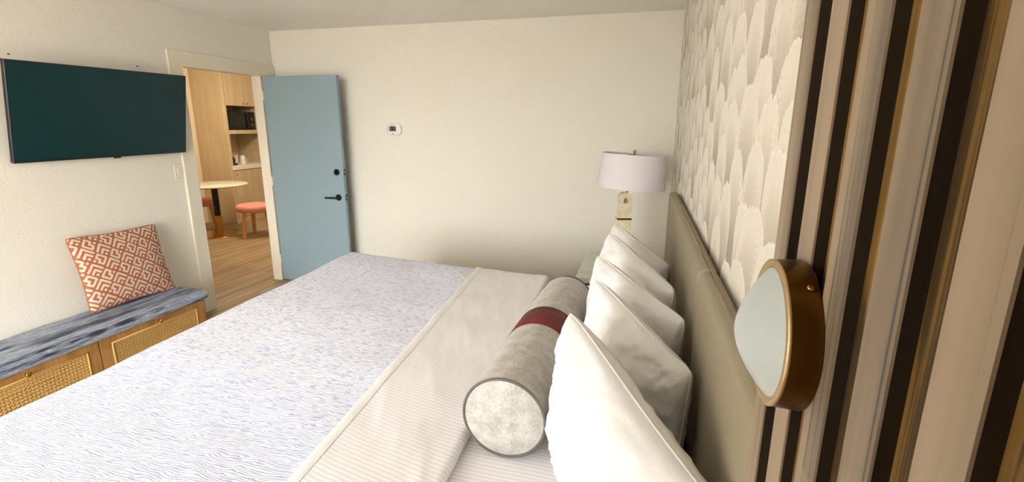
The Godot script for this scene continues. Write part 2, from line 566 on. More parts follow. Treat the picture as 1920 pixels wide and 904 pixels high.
	M.subfloor = mat(Color8(96, 72, 46), 0.8)
	M.glass = mat(Color(0.9, 0.95, 0.95, 0.06), 0.02)
	M.glass.transparency = BaseMaterial3D.TRANSPARENCY_ALPHA
	M.microwave_glass = mat(Color8(16, 26, 28), 0.12)
	M.lamp_glow = mat(Color8(255, 236, 206), 0.5)
	M.lamp_glow.emission_enabled = true
	M.lamp_glow.emission = Color8(255, 224, 180)
	M.lamp_glow.emission_energy_multiplier = 2.0

# ---------------------------------------------------------------- setting
func build_shell() -> void:
	# floor: slab with plank pieces laid along z
	var fl := structure("floor", "pale brown wood plank floor running through the doorway", "floor")
	boxed("slab", Vector3(KX - 0.1, -0.12, KZ - 0.1), Vector3(W + 0.1, -0.012, NZ + 0.1), M.subfloor, fl)
	rng.seed = 5
	var meshes := {}
	var pw := 0.185
	var x := KX
	var col := 0
	while x < W - 0.01:
		var wd := minf(pw, W - x)
		var z0 := KZ
		var first := true
		while z0 < NZ - 0.01:
			var ln := 1.52
			if first: ln = rng.randf_range(0.4, 1.5)
			first = false
			ln = minf(ln, NZ - z0)
			var key := "%.3f_%.3f" % [wd, ln]
			if not meshes.has(key):
				var st := begin()
				box(st, Vector3.ZERO, Vector3(wd - 0.0012, 0.012, ln - 0.0012), 0.0012)
				st.generate_normals()
				meshes[key] = st.commit()
			put("plank", meshes[key], M.plank[rng.randi() % 5], fl, at(x + wd * 0.5, -0.006, z0 + ln * 0.5))
			z0 += ln
		x += pw
		col += 1

	var ce := structure("ceiling", "flat off-white painted ceiling", "ceiling")
	boxed("ceiling_slab", Vector3(KX - 0.1, H, KZ - 0.1), Vector3(W + 0.1, H + 0.12, NZ + 0.1), M.ceiling, ce)

	var wl := structure("wall_left", "cream painted wall behind the television with door opening", "wall")
	var st := begin()
	box(st, Vector3(-0.039, H * 0.5, (ZR + 0.0) * 0.5 - 0.0), Vector3(0.078, H, ZR))
	box(st, Vector3(-0.039, (H + DH) * 0.5, (ZL + ZR) * 0.5), Vector3(0.078, H - DH, ZL - ZR))
	box(st, Vector3(-0.039, H * 0.5, (NZ + ZL) * 0.5), Vector3(0.078, H, NZ - ZL))
	box(st, Vector3(-0.039, H * 0.5, (KZ - 0.1) * 0.5), Vector3(0.078, H, -KZ - 0.1))
	part("plaster", st, M.wall, wl)
	var wf := structure("wall_far", "cream painted wall facing the window, behind the blue door", "wall")
	boxed("plaster", Vector3(0.0, 0, -0.1), Vector3(W + 0.1, H, 0), M.wall, wf)
	var wr := structure("wall_right", "wall behind the headboard with layered petal wallpaper", "wall")
	boxed("plaster", Vector3(W, 0, 0), Vector3(W + 0.1, H, NZ + 0.1), M.wall, wr)
	st = begin()
	var ze := SZ
	sheet(st, 1, 1, func(u, v): return Vector3(W - 0.0015, H * (1.0 - v), u * ze), func(u, v): return Vector2(u * ze / 2.05, v * H / 1.62), func(_u, _v): return Vector3(-1, 0, 0))
	var wp := part("wallpaper", st, M.wallpaper, wr)
	wp.set_meta("label", "cream wallpaper printed with overlapping grey-shaded petals")
	# window wall behind the camera
	var wn := structure("wall_near", "cream painted wall with a wide window behind the viewer", "wall")
	var wx0 := 0.5
	var wx1 := 3.3
	var wy0 := 0.25
	var wy1 := 2.38
	st = begin()
	var zc := NZ + 0.05
	box(st, Vector3(wx0 * 0.5 - 0.04, H * 0.5, zc), Vector3(wx0 + 0.08, H, 0.1))
	box(st, Vector3((wx1 + W + 0.1) * 0.5, H * 0.5, zc), Vector3(W + 0.1 - wx1, H, 0.1))
	box(st, Vector3((wx0 + wx1) * 0.5, wy0 * 0.5, zc), Vector3(wx1 - wx0, wy0, 0.1))
	box(st, Vector3((wx0 + wx1) * 0.5, (wy1 + H) * 0.5, zc), Vector3(wx1 - wx0, H - wy1, 0.1))
	part("plaster", st, M.wall, wn)
	var wi := structure("window_1", "wide white framed window behind the viewer", "window")
	for k in 4:
		var xk: float = [wx0, (wx0 * 2 + wx1) / 3.0 - 0.02, (wx0 + wx1 * 2) / 3.0 - 0.02, wx1 - 0.04][k]
		boxed("window_frame", Vector3(xk, wy0, zc - 0.03), Vector3(xk + 0.04, wy1, zc + 0.03), M.trim, wi, 0.004)
	for y in [wy0, wy1 - 0.04]: boxed("window_frame", Vector3(wx0 + 0.04, y, zc - 0.028), Vector3(wx1 - 0.04, y + 0.04, zc + 0.028), M.trim, wi, 0.004)
	for k in 3:
		var a := wx0 + 0.04 + k * (wx1 - wx0 - 0.04) / 3.0
		boxed("pane", Vector3(a, wy0 + 0.04, zc - 0.003), Vector3(a + (wx1 - wx0) / 3.0 - 0.05, wy1 - 0.04, zc + 0.003), M.glass, wi)
	# unseen wall return added behind the viewer to dim the slats and near pillows
	var wn2 := structure("wall_added_return", "cream painted wall return added out of view to keep window light off the slats", "wall")
	boxed("plaster", Vector3(2.78, 0, 4.75), Vector3(W, H, 4.87), M.wall, wn2)
	# kitchenette walls
	var wk := structure("wall_kitchen", "pale warm wall of the kitchenette beyond the doorway", "wall")
	boxed("back_plaster", Vector3(KX - 0.1, 0, KZ - 0.1), Vector3(KX, H, KN + 0.1), M.kitchen_wall, wk)
	boxed("far_plaster", Vector3(KX, 0, KZ - 0.1), Vector3(0, H, KZ), M.kitchen_wall, wk)
	boxed("near_plaster", Vector3(KX, 0, KN), Vector3(-0.078, H, KN + 0.1), M.kitchen_wall, wk)
	# door casing and jamb
	var tr := structure("trim_1", "off-white flat door casing around the kitchenette doorway", "trim")
	boxed("casing_side", Vector3(0, 0, ZL), Vector3(0.02, 2.14, ZL + 0.112), M.trim, tr, 0.002)
	boxed("casing_side", Vector3(0, 0, 0.095), Vector3(0.02, DH, ZR), M.trim, tr, 0.002)
	boxed("casing_head", Vector3(0, DH, 0.012), Vector3(0.022, 2.14, ZL), M.trim, tr, 0.002)
	boxed("jamb", Vector3(-0.082, 0, ZR), Vector3(0.021, DH, ZR + 0.004), M.jamb, tr)
	boxed("jamb", Vector3(-0.082, 0, ZL - 0.004), Vector3(0.021, DH, ZL), M.jamb, tr)
	boxed("jamb", Vector3(-0.082, DH - 0.004, ZR + 0.004), Vector3(0.021, DH, ZL - 0.004), M.jamb, tr)
	var bb := structure("baseboard_left", "off-white baseboard along the television wall", "baseboard")
	boxed("board", Vector3(0, 0, ZL + 0.113), Vector3(0.014, 0.09, NZ), M.trim, bb, 0.003)
	bb = structure("baseboard_far", "off-white baseboard along the far wall", "baseboard")
	boxed("board", Vector3(0.03, 0, 0), Vector3(W, 0.09, 0.014), M.trim, bb, 0.003)

func build_door() -> void:
	var d := structure("door_1", "pale blue flush door standing open with black lever and deadbolt", "door")
	d.position = Vector3(0.03, 0.008, ZR - 0.006)
	var w := 0.80
	var h := 2.012
	boxed("leaf", Vector3(0, 0, -0.04), Vector3(w, h, 0), M.door_blue, d, 0.002)
	# lever and deadbolt on the visible face
	var lx := w - 0.068
	var st := begin()
	cylinder(st, Vector3(lx, 0.885, 0.0), Vector3(lx, 0.885, 0.012), 0.031, 24, -1, 0.003)
	var rose := part("lever_rose", st, M.black_metal, d)
	st = begin()
	cylinder(st, Vector3(lx, 0.885, 0.012), Vector3(lx, 0.885, 0.05), 0.011, 14)
	tube(st, [Vector3(lx + 0.006, 0.885, 0.052), Vector3(lx - 0.05, 0.885, 0.053), Vector3(lx - 0.118, 0.884, 0.05)], 0.0095, false, 10)
	part("lever", st, M.black_metal, rose)
	st = begin()
	cylinder(st, Vector3(lx, 1.128, 0.0), Vector3(lx, 1.128, 0.014), 0.03, 24, -1, 0.003)
	var db := part("deadbolt_rose", st, M.black_metal, d)
	st = begin()
	box(st, Vector3(lx, 1.128, 0.023), Vector3(0.012, 0.034, 0.018), 0.004)
	part("thumb_turn", st, M.black_metal, db)
	for y in [0.885, 1.128]:
		var pl := boxed("latch_plate", Vector3(w - 0.001, y - 0.029, -0.033), Vector3(w + 0.0015, y + 0.029, -0.007), M.black_metal, d)
		boxed("latch_bolt", Vector3(w + 0.001, y - 0.009, -0.026), Vector3(w + 0.006, y + 0.009, -0.014), M.steel, pl, 0.002)
	for y in [0.22, 1.02, 1.84]:
		var sh := begin()
		cylinder(sh, Vector3(-0.004, y - 0.045, 0.004), Vector3(-0.004, y + 0.045, 0.004), 0.006, 12, -1, 0.001)
		part("hinge", sh, M.jamb, d)

func build_slats() -> void:
	# boxed-out section of wall carrying the slats, proud of the headboard
	var wb := structure("wall_boxed", "boxed-out wall section under the wood slats", "wall")
	boxed("plaster", Vector3(SX + 0.0165, 0, SZ), Vector3(W, H, 4.75), M.wall, wb)
	var t := thing("slat_panel", "vertical wood slat wall panel beside the headboard, pale faces, dark grooves", "wall panel")
	var p := 0.0914
	var w := 0.0457
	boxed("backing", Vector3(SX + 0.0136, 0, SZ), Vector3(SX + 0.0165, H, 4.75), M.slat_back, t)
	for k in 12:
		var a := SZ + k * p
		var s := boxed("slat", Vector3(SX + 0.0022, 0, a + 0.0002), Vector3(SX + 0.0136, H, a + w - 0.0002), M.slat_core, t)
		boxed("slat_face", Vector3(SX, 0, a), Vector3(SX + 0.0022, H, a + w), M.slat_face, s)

func build_sconce() -> void:
	var c := Vector3(SX, 1.3655, 3.794)
	var t := thing("wall_sconce", "round brass wall sconce with white opal dome on the slat panel", "wall lamp", c)
	# local y of the lathe points into the room (-x)
	var b := Basis(Vector3(0, 0, 1), PI * 0.5)
	var xf := Transform3D(b, Vector3.ZERO)
	var st := begin()
	lathe(st, [Vector2(0, 0), Vector2(0.0795, 0), Vector2(0.0805, 0.0015), Vector2(0.0790, 0.0285), Vector2(0.0, 0.0285)], 72, Vector3.ZERO, true)
	part("body", st, M.brass_dull, t, xf)
	st = begin()
	lathe(st, [Vector2(0.0790, 0.027), Vector2(0.0794, 0.0295), Vector2(0.0770, 0.0312), Vector2(0.0715, 0.0308), Vector2(0.0690, 0.0285)], 72)
	part("rim", st, M.brass_rim, t, xf)
	st = begin()
	var prof: Array = []
	for i in 25:
		var q := 1.0 - i / 24.0
		prof.append(Vector2(0.0705 * q, 0.0285 + 0.0345 * (1.0 - pow(q, 1.75))))
	lathe(st, prof, 72)
	part("dome", st, M.opal, t, xf)
	for q in [0.95, 2.6]:
		st = begin()
		var dir := Vector3(0, sin(q), cos(q))
		cylinder(st, dir * 0.079 + Vector3(-0.009, 0, 0), dir * 0.0835 + Vector3(-0.009, 0, 0), 0.0035, 12, -1, 0.001)
		part("set_screw", st, M.brass, t)

func build_tv() -> void:
	var c := Vector3(0.0992, 1.6457, 1.7208)
	var t := thing("television", "flat black television tilted down on the cream wall", "television", c)
	var th := 0.1939
	var yaw := -0.023
	# local x: out of the screen, y: up the screen, z: along the width
	var u := Vector3(sin(yaw), 0, cos(yaw))
	var nn := Vector3(cos(yaw), 0, -sin(yaw))
	var v := Vector3.UP * cos(th) + nn * sin(th)
	var n := nn * cos(th) - Vector3.UP * sin(th)
	var xf := Transform3D(Basis(n, v, u).rotated(n, 0.0069), Vector3.ZERO)
	var w := 1.1257
	var h := 0.5859
	boxed("casing", Vector3(-0.028, -h / 2, -w / 2), Vector3(0.0, h / 2, w / 2), M.black_plastic, t, 0.003, xf)
	boxed("screen", Vector3(0.0, -h / 2 + 0.012, -w / 2 + 0.007), Vector3(0.0012, h / 2 - 0.007, w / 2 - 0.007), M.screen, t, 0.0, xf)
	boxed("sensor_tab", Vector3(-0.006, -h / 2 - 0.009, -0.055), Vector3(0.0, -h / 2, -0.005), M.black_plastic, t, 0.002, xf)
	boxed("wall_mount", Vector3(-c.x + 0.001, -0.12, -0.18), Vector3(-0.06, 0.12, 0.18), M.black_metal, t, 0.004)
	for a in [[1.974, 2.171, "near the television's outer end"], [1.988, 1.401, "above the television toward the doorway"]]:
		var st := begin()
		cylinder(st, Vector3(0, 0, 0), Vector3(0.008, 0, 0), 0.0065, 12, 0.004, 0.001)
		var s := part("wall_anchor", st, M.print, self, at(0.0, a[0], a[1]))
		meta(s, "small grey screw anchor in the wall " + a[2], "screw")

func build_wall_fittings() -> void:
	# light switch
	var t := thing("light_switch", "off-white light switch plate beside the door casing", "light switch", Vector3(0.0, 1.147, 1.198))
	boxed("plate", Vector3(0, 0, -0.038), Vector3(0.006, 0.122, 0.038), M.switch_plate, t, 0.002)
	boxed("rocker", Vector3(0.005, 0.03, -0.017), Vector3(0.010, 0.094, 0.017), M.switch_plate, t, 0.002)
	# outlet just above the bed
	t = thing("wall_outlet", "white wall outlet low on the far wall behind the bed", "outlet", Vector3(1.72, 0.145, 0.0))
	boxed("plate", Vector3(-0.04, 0, 0), Vector3(0.04, 0.12, 0.006), M.switch_plate, t, 0.002)
	for y in [0.035, 0.085]: boxed("socket", Vector3(-0.016, y - 0.014, 0.005), Vector3(0.016, y + 0.014, 0.008), M.white_plastic, t, 0.001)
	# thermostat
	t = thing("thermostat", "white oval wall thermostat with small dark display", "thermostat", Vector3(1.2865, 1.537, 0.0))
	var st := begin()
	var ol: Array = []
	for k in 48:
		var q := TAU * k / 48.0
		ol.append(Vector2(sign(cos(q)) * pow(absf(cos(q)), 0.62) * 0.077, sign(sin(q)) * pow(absf(sin(q)), 0.62) * 0.057))
	var lay := [[1.0, 0.0], [1.0, 0.018], [0.965, 0.024], [0.90, 0.0265], [0.0, 0.0275]]
	st.set_smooth_group(0)
	for i in lay.size() - 1:
		for k in 48:
			var a: Vector2 = ol[k]
			var b: Vector2 = ol[(k + 1) % 48]
			var f0: float = lay[i][0]
			var f1: float = lay[i + 1][0]
			var p := [Vector3(a.x * f0, a.y * f0, lay[i][1]), Vector3(b.x * f0, b.y * f0, lay[i][1]), Vector3(b.x * f1, b.y * f1, lay[i + 1][1]), Vector3(a.x * f1, a.y * f1, lay[i + 1][1])]
			var out := Vector3(a.x + b.x, a.y + b.y, 0.0) * (1.0 if i < 2 else 0.0) + Vector3(0, 0, 1.0 if i > 0 else 0.0)
			tri(st, p[0], p[1], p[2], out)
			if f1 > 0.0: tri(st, p[0], p[2], p[3], out)
	part("case", st, M.white_plastic, t)
	var lcd := boxed("display", Vector3(-0.038, -0.018, 0.026), Vector3(0.026, 0.027, 0.0292), M.lcd, t, 0.001)
	for s in [[-0.034, 0.012, 0.006, 0.010], [-0.030, -0.006, 0.018, 0.012], [0.0, 0.012, 0.02, 0.004], [0.004, -0.004, 0.014, 0.010], [0.002, -0.014, 0.02, 0.004], [-0.034, -0.014, 0.014, 0.003]]:
		boxed("segment", Vector3(s[0], s[1], 0.029), Vector3(s[0] + s[2], s[1] + s[3], 0.0296), M.lcd_mark, lcd)
	for y in [0.024, 0.005, -0.013]: boxed("button", Vector3(-0.056, y - 0.0035, 0.026), Vector3(-0.049, y + 0.0035, 0.0285), M.print, t, 0.001)
	for y in [0.011, -0.011]: boxed("button", Vector3(0.034, y - 0.004, 0.026), Vector3(0.045, y + 0.004, 0.0283), M.switch_plate, t, 0.001)
	boxed("button", Vector3(-0.014, -0.048, 0.0255), Vector3(-0.004, -0.038, 0.028), M.print, t, 0.002)
	for k in 6: boxed("lettering", Vector3(-0.021 + k * 0.0058, 0.039, 0.0265), Vector3(-0.0165 + k * 0.0058, 0.0455 if k == 0 else 0.0435, 0.0274), M.print, t)

# ---------------------------------------------------------------- bed
# corners of the bed top seen from above: foot-far, head-far, head-near, foot-near
const BC := [Vector2(1.575, 1.30), Vector2(3.735, 1.66), Vector2(3.735, 3.74), Vector2(1.685, 3.74)]

func bed_xz(u: float, v: float, grow := 0.0) -> Vector2:
	var a: Vector2 = BC[0].lerp(BC[1], u)
	var b: Vector2 = BC[3].lerp(BC[2], u)
	var q := a.lerp(b, v)
	return q + Vector2(0, 0) * grow

# a cloth laid on the bed: u0..u1 along the bed, top at y, falling over the foot, far and near edges
func drape(st: SurfaceTool, u0: float, u1: float, y: float, r: float, foot: float, far: float, near: float, nu: int, nv: int, noise: FastNoiseLite, amp: float, uvs: float, skew := [0.0, 0.0]) -> void:
	var span := 2.3
	var lu := (u1 - u0) * 2.16
	var su := -foot
	var tv := -far
	var ev := span + near
	var fold := func(over: float) -> Vector2:
		# distance past the edge -> (outward, down)
		if over <= 0.0: return Vector2.ZERO
		var arc := r * PI * 0.5
		if over < arc: return Vector2(r * sin(over / r), r * (1.0 - cos(over / r)))
		return Vector2(r, r + over - arc)
	var f := func(a: float, b: float) -> Vector3:
		var s: float = lerp(su, lu, a)
		var t: float = lerp(tv, ev, b)
		var uu: float = u0 + clampf(s / lu, 0.0, 1.0) * (u1 - u0)
		var vv: float = clampf(t / span, 0.0, 1.0)
		var fr: float = clampf(s / lu, 0.0, 1.0)
		var q := bed_xz(uu, vv)
		q.x += (skew[0] * (1.0 - fr) + skew[1] * fr) * (vv - 0.5)
		var d1: Vector2 = fold.call(-s)
		var d2: Vector2 = fold.call(maxf(-t, t - span))
		var dn := d1.y + d2.y
		q.x -= d1.x - r * (1.0 if foot > 0.0 else 0.0) * clampf(1.0 - s / 0.1, 0.0, 1.0) * 0.0
		q.y += d2.x * (-1.0 if t < 0.0 else 1.0)
		var w := amp * noise.get_noise_2d(s * 10.0, t * 10.0) if noise else 0.0
		if d1.y + d2.y > r: q += Vector2(w * 1.5, w * 1.5)
		return Vector3(q.x, y - dn + (w if dn < r else 0.0), q.y)
	sheet(st, nu, nv, f, func(a, b): return Vector2(lerp(su, lu, a), lerp(tv, ev, b)) * uvs, func(a, b):
		var s: float = lerp(su, lu, a)
		var t: float = lerp(tv, ev, b)
		return Vector3(-1.0 if s < 0.0 else 0.0, 0.6, -1.0 if t < 0.0 else (1.0 if t > span else 0.0)))

func build_bed() -> void:
	var bed := thing("bed", "king bed with wide taupe base under white bedding", "bed", Vector3(2.7, 0, 2.6))
	boxed("base", Vector3(-0.98, 0.06, -0.94), Vector3(1.02, 0.34, 1.02), M.upholstery, bed, 0.01)
	for x in [-0.9, 0.9]:
		for z in [-0.85, 0.92]: boxed("leg", Vector3(x - 0.03, 0, z - 0.03), Vector3(x + 0.03, 0.06, z + 0.03), M.black_metal, bed, 0.004)
	# mattress follows the slightly skewed top
	var st := begin()
	st.set_smooth_group(-1)
	var lo: Array = []
	var hi: Array = []
	for k in 4:
		var q := bed_xz(1.0 if k == 1 or k == 2 else 0.012, 0.985 if k > 1 else 0.015)
		if k == 1 or k == 2: q.x -= 0.012
		lo.append(Vector3(q.x, 0.341, q.y))
		hi.append(Vector3(q.x, BT - 0.012, q.y))
	quad(st, hi[0], hi[1], hi[2], hi[3], Vector3.UP)
	quad(st, lo[0], lo[1], lo[2], lo[3], Vector3.DOWN)
	for k in 4:
		var j := (k + 1) % 4
		quad(st, lo[k], lo[j], hi[j], hi[k], (hi[k] + hi[j]) * 0.5 - Vector3(2.7, 0.6, 2.6))
	var mt := part("mattress", st, M.linen, self)
	meta(mt, "white mattress of the bed under the striped sheet", "mattress")
	var nz := FastNoiseLite.new()
	nz.seed = 77
	nz.frequency = 0.22
	nz.fractal_octaves = 3
	st = begin()
	drape(st, 0.45, 0.998, BT, 0.012, 0.0, 0.30, 0.30, 50, 90, nz, 0.003, 16.0)
	var sh := part("fitted_sheet", st, M.stripe, self)
	meta(sh, "white striped fitted sheet under the bolster and pillows", "sheet")
	nz = FastNoiseLite.new()
	nz.seed = 21
	nz.frequency = 0.16
	nz.fractal_octaves = 3
	st = begin()
	drape(st, 0.0, 0.53, BT + 0.010, 0.022, 0.42, 0.42, 0.42, 90, 150, nz, 0.009, 1.35, [0.0, 0.10])
	var cv := part("coverlet", st, M.coverlet, self)
	meta(cv, "white textured coverlet with fine lavender crinkles over the bed", "coverlet")
	build_turn_down()

func build_turn_down() -> void:
	# the top sheet folded back over the coverlet: rolled edge toward the pillows, stitched hem toward the foot
	var t := thing("folded_sheet", "white striped top sheet folded back across the bed", "sheet")
	var nz := FastNoiseLite.new()
	nz.seed = 8
	nz.frequency = 0.35
	nz.fractal_octaves = 3
	var band := func(s: float, v: float) -> Vector3:
		# s: 0 at the hem edge, 1 at the rolled edge; v along z
		var z0: float = lerp(1.475, 1.585, s)
		var over: float = 0.38
		var tz: float = lerp(-over, 2.26 + over, v)
		var span: float = 3.765 - z0
		var q: float = clampf(tz, 0.0, span)
		var f: float = q / span
		var x: float = lerp(lerp(2.585, 2.765, f), lerp(3.06, 3.125, f), s)
		var y: float = BT + 0.026 + 0.010 * pow(s, 2.0)
		var ov: float = maxf(-tz, tz - span)
		var z: float = z0 + q
		if ov > 0.0:
			var r := 0.025
			var arc := r * PI * 0.5
			var o := Vector2(r * sin(ov / r), r * (1.0 - cos(ov / r))) if ov < arc else Vector2(r, r + ov - arc)
			z += o.x * (-1.0 if tz < 0.0 else 1.0)
			y -= o.y
		else:
			y += 0.006 * nz.get_noise_2d(s * 4.0 + q * 3.0, q * 5.0) + 0.003 * nz.get_noise_2d(q * 12.0 - s * 6.0, s * 8.0 + 60.0)
		return Vector3(x, y, z)
	var st := begin()
	sheet(st, 40, 110, func(a, b): return band.call(lerp(0.105, 1.0, a), b), func(a, b): return Vector2(a * 0.45, b * 3.0) * 16.0, func(_a, _b): return Vector3.UP)
	# rolled edge: half tube down to the sheet
	sheet(st, 10, 110, func(a, b):
		var p: Vector3 = band.call(1.0, b)
		var r := 0.020
		var q: float = PI * 0.98 * a
		return p + Vector3(r * sin(q), -r * (1.0 - cos(q)), 0), func(a, b): return Vector2(0.45 + a * 0.06, b * 3.0) * 16.0, func(_a, _b): return Vector3(1, 0.1, 0))
	part("turned_back_band", st, M.stripe, t)
	st = begin()
	sheet(st, 10, 110, func(a, b): return band.call(lerp(0.0, 0.1, a), b) + Vector3(0, 0.0022 * sin(PI * a) - (0.012 if a < 0.05 else 0.0), 0), func(a, b): return Vector2(a * 0.05, b * 3.0) * 16.0, func(_a, _b): return Vector3.UP)
	part("hem", st, M.hem, t)

func build_headboard() -> void:
	var t := thing("headboard", "taupe upholstered panel headboard against the petal wallpaper", "headboard", Vector3(W, 0, 0))
	var zs := [0.985, 1.82, 2.826, SZ - 0.001]
	var f := 0.0735
	for k in 3:
		var st := begin()
		var a: float = zs[k]
		var b: float = zs[k + 1]
		rounded(st, Vector3(-f * 0.5 - 0.0025, 0.58, (a + b) * 0.5), Vector3(f - 0.011, 1.16, b - a - 0.002), 0.027, 5, 0.003)
		var pn := part("panel", st, M.upholstery, t)
		st = begin()
		var x := -f + 0.034
		tube(st, [Vector3(x, 0.06, a + 0.006), Vector3(x, 1.140, a + 0.006), Vector3(x, 1.1605, a + 0.02), Vector3(x, 1.1605, b - 0.02), Vector3(x, 1.140, b - 0.006), Vector3(x, 0.06, b - 0.006)], 0.0016, false, 6)
		part("seam", st, M.seam, pn)

func build_pillows() -> void:
	# each stands on the bed, turned toward the room and leaning on the next and on the headboard
	# tip: upper corner toward the room; back: upper corner at the headboard
	var list := [
		[Vector3(3.452, 1.06, 1.70), Vector3(3.722, 0.95, 2.045), "white pillow at the far end, mostly hidden behind its neighbour"],
		[Vector3(3.450, 1.1, 2.10), Vector3(3.715, 1.0, 2.55), "white pillow second from the lamp, leaning on the farthest one"],
		[Vector3(3.436, 1.1, 2.53), Vector3(3.728, 0.99, 2.81), "white pillow in the middle of the row against the headboard"],
		[Vector3(3.456, 1.1, 2.823), Vector3(3.728, 0.965, 3.11), "white creased pillow, second nearest to the sconce"],
		[Vector3(3.414, 1.1, 3.131), Vector3(3.734, 0.97, 3.60), "large white pillow nearest the viewer beside the bolster end"]]
	for k in list.size():
		var tip: Vector3 = list[k][0]
		var back: Vector3 = list[k][1]
		var u := back - tip
		u.y = 0.0
		var w := u.length() + 0.03
		u = u.normalized()
		var lean := 0.09
		var n := Vector3.UP.cross(u).normalized()      # toward the room and the window
		if n.x > 0.0: n = -n
		var v := (Vector3.UP * cos(lean) - n * sin(lean)).normalized()
		n = u.cross(v).normalized()
		if n.x > 0.0: n = -n
		var flip := u.cross(v).dot(n) < 0.0
		var h := (tip.y - BT) / cos(lean) + 0.005
		var drop := (back.y - BT) / (tip.y - BT)
		var mid := (tip + back) * 0.5
		mid.y = tip.y
		var base := mid - v * ((mid.y - BT - 0.003) / v.y)
		var t := thing("pillow", list[k][2], "pillow", base, "white pillows against the headboard")
		t.basis = Basis(-u, v, n) if flip else Basis(u, v, n)
		var sgn := -1.0 if flip else 1.0
		var noise := FastNoiseLite.new()
		noise.seed = 300 + k * 13
		noise.frequency = 0.5
		noise.fractal_octaves = 3
		var shape := func(a: float, b: float, sg: float) -> Vector3:
			var q := cushion_point(a, b, sg, w, h, 0.18, 0.035, noise, 0.026)
			# slumps toward the headboard; soft folds fan out from the upper corner
			var f := (q.x * sgn / w + 0.5)
			q.y *= lerp(1.0, drop, smoothstep(0.0, 1.0, f) * 0.35 + f * 0.65)
			var e := (1.0 - a * a) * (1.0 - b * b)
			var ang := atan2(1.02 - b, a * sgn + 1.02)
			var rad := Vector2(1.02 - b, a * sgn + 1.02).length()
			q.z += sg * 0.006 * sin(ang * 11.0 + k * 2.0 + 2.5 * noise.get_noise_2d(a * 3.0, b * 3.0)) * smoothstep(0.0, 0.15, e) * exp(-rad * 1.1)
			return q
		var st := begin()
		for sg in [1.0, -1.0]:
			sheet(st, 44, 44, func(a, b): return shape.call(sin((a * 2.0 - 1.0) * PI * 0.5), sin((b * 2.0 - 1.0) * PI * 0.5), sg),
				func(a, b): return Vector2(a * 0.9 + k * 0.37, b * 0.8 + sg * 0.3), func(_a, _b): return Vector3(0, 0, sg))
		part("pillowcase", st, M.linen, t)
		var edge: Array = []
		for i in 96:
			var q := float(i % 24) / 12.0 - 1.0
			var ab: Vector2 = [Vector2(q, -1), Vector2(1, q), Vector2(-q, 1), Vector2(-1, -q)][i / 24]
			edge.append(shape.call(ab.x, ab.y, 1.0))
		st = begin()
		tube(st, edge, 0.0026, true, 6)
		part("seam", st, M.linen_hem, t)

func build_bolster() -> void:
	var a := Vector3(3.245, BT + 0.126, 3.19)
	var b := Vector3(3.276, BT + 0.126, 2.222)
	var t := thing("bolster", "grey velvet bolster with burgundy band and dark piping on the bed", "bolster", (a + b) * 0.5)
	var ax := (b - a)
	var l := ax.length()
	ax = ax.normalized()
	var s := ax.cross(Vector3.UP).normalized()
	var u := s.cross(ax)
	var xf := Transform3D(Basis(s, ax, u), Vector3.ZERO) if s.cross(ax).dot(u) > 0 else Transform3D(Basis(-s, ax, u), Vector3.ZERO)
	var r := 0.119
	var hl := l * 0.5
	var nz := FastNoiseLite.new()
	nz.seed = 4
	nz.frequency = 1.0
	var body: Array = []
	for i in 31:
		var y := -hl + l * i / 30.0
		body.append(Vector2(r - 0.004 * pow(absf(y) / hl, 6.0) + 0.0012 * sin(i * 1.7), y))
	var st := begin()
	lathe(st, body, 48)
	part("cover", st, M.velvet, t, xf)
	for sg in [-1.0, 1.0]:
		st = begin()
		var cap: Array = []
		for i in 9:
			var q := i / 8.0
			cap.append(Vector2((r - 0.004) * (1.0 - q), sg * (hl + 0.018 * (1.0 - pow(1.0 - q, 2.2)))))
		lathe(st, cap, 48)
		part("end_cap", st, M.velvet, t, xf)
		st = begin()
		var ring: Array = []
		for k in 48: ring.append(Vector3(cos(TAU * k / 48) * (r - 0.002), sg * hl, sin(TAU * k / 48) * (r - 0.002)))
		tube(st, ring, 0.0042, true, 8)
		part("piping", st, M.piping, t, xf)
	st = begin()
	var y0 := hl - 0.578
	var y1 := hl - 0.408
	lathe(st, [Vector2(r + 0.0005, y0), Vector2(r + 0.0025, y0 + 0.001), Vector2(r + 0.003, (y0 + y1) * 0.5), Vector2(r + 0.0025, y1 - 0.001), Vector2(r + 0.0005, y1)], 48)
	part("band", st, M.burgundy, t, xf)

# ---------------------------------------------------------------- nightstand and lamp
func build_nightstand() -> void:
	var t := thing("nightstand", "white nightstand with pale marble top between bed and far wall", "nightstand", Vector3(3.19, 0, 0.53))
	boxed("marble_top", Vector3(0, 0.56, 0), Vector3(0.55, 0.60, 0.69), M.marble, t, 0.004)
	boxed("reveal", Vector3(0.012, 0.545, 0.012), Vector3(0.545, 0.56, 0.678), M.dark_reveal, t)
	boxed("body", Vector3(0.015, 0.06, 0.008), Vector3(0.548, 0.545, 0.682), M.white_lacquer, t, 0.003)
	boxed("plinth", Vector3(0.05, 0, 0.03), Vector3(0.54, 0.06, 0.66), M.dark_reveal, t)
	for y in [0.08, 0.32]:
		var d := boxed("drawer", Vector3(0.0, y, 0.02), Vector3(0.015, y + 0.215, 0.67), M.white_lacquer, t, 0.003)
		var st := begin()
		cylinder(st, Vector3(-0.022, y + 0.11, 0.345), Vector3(0.0, y + 0.11, 0.345), 0.012, 16, 0.008, 0.002)
		part("knob", st, M.brass, d)

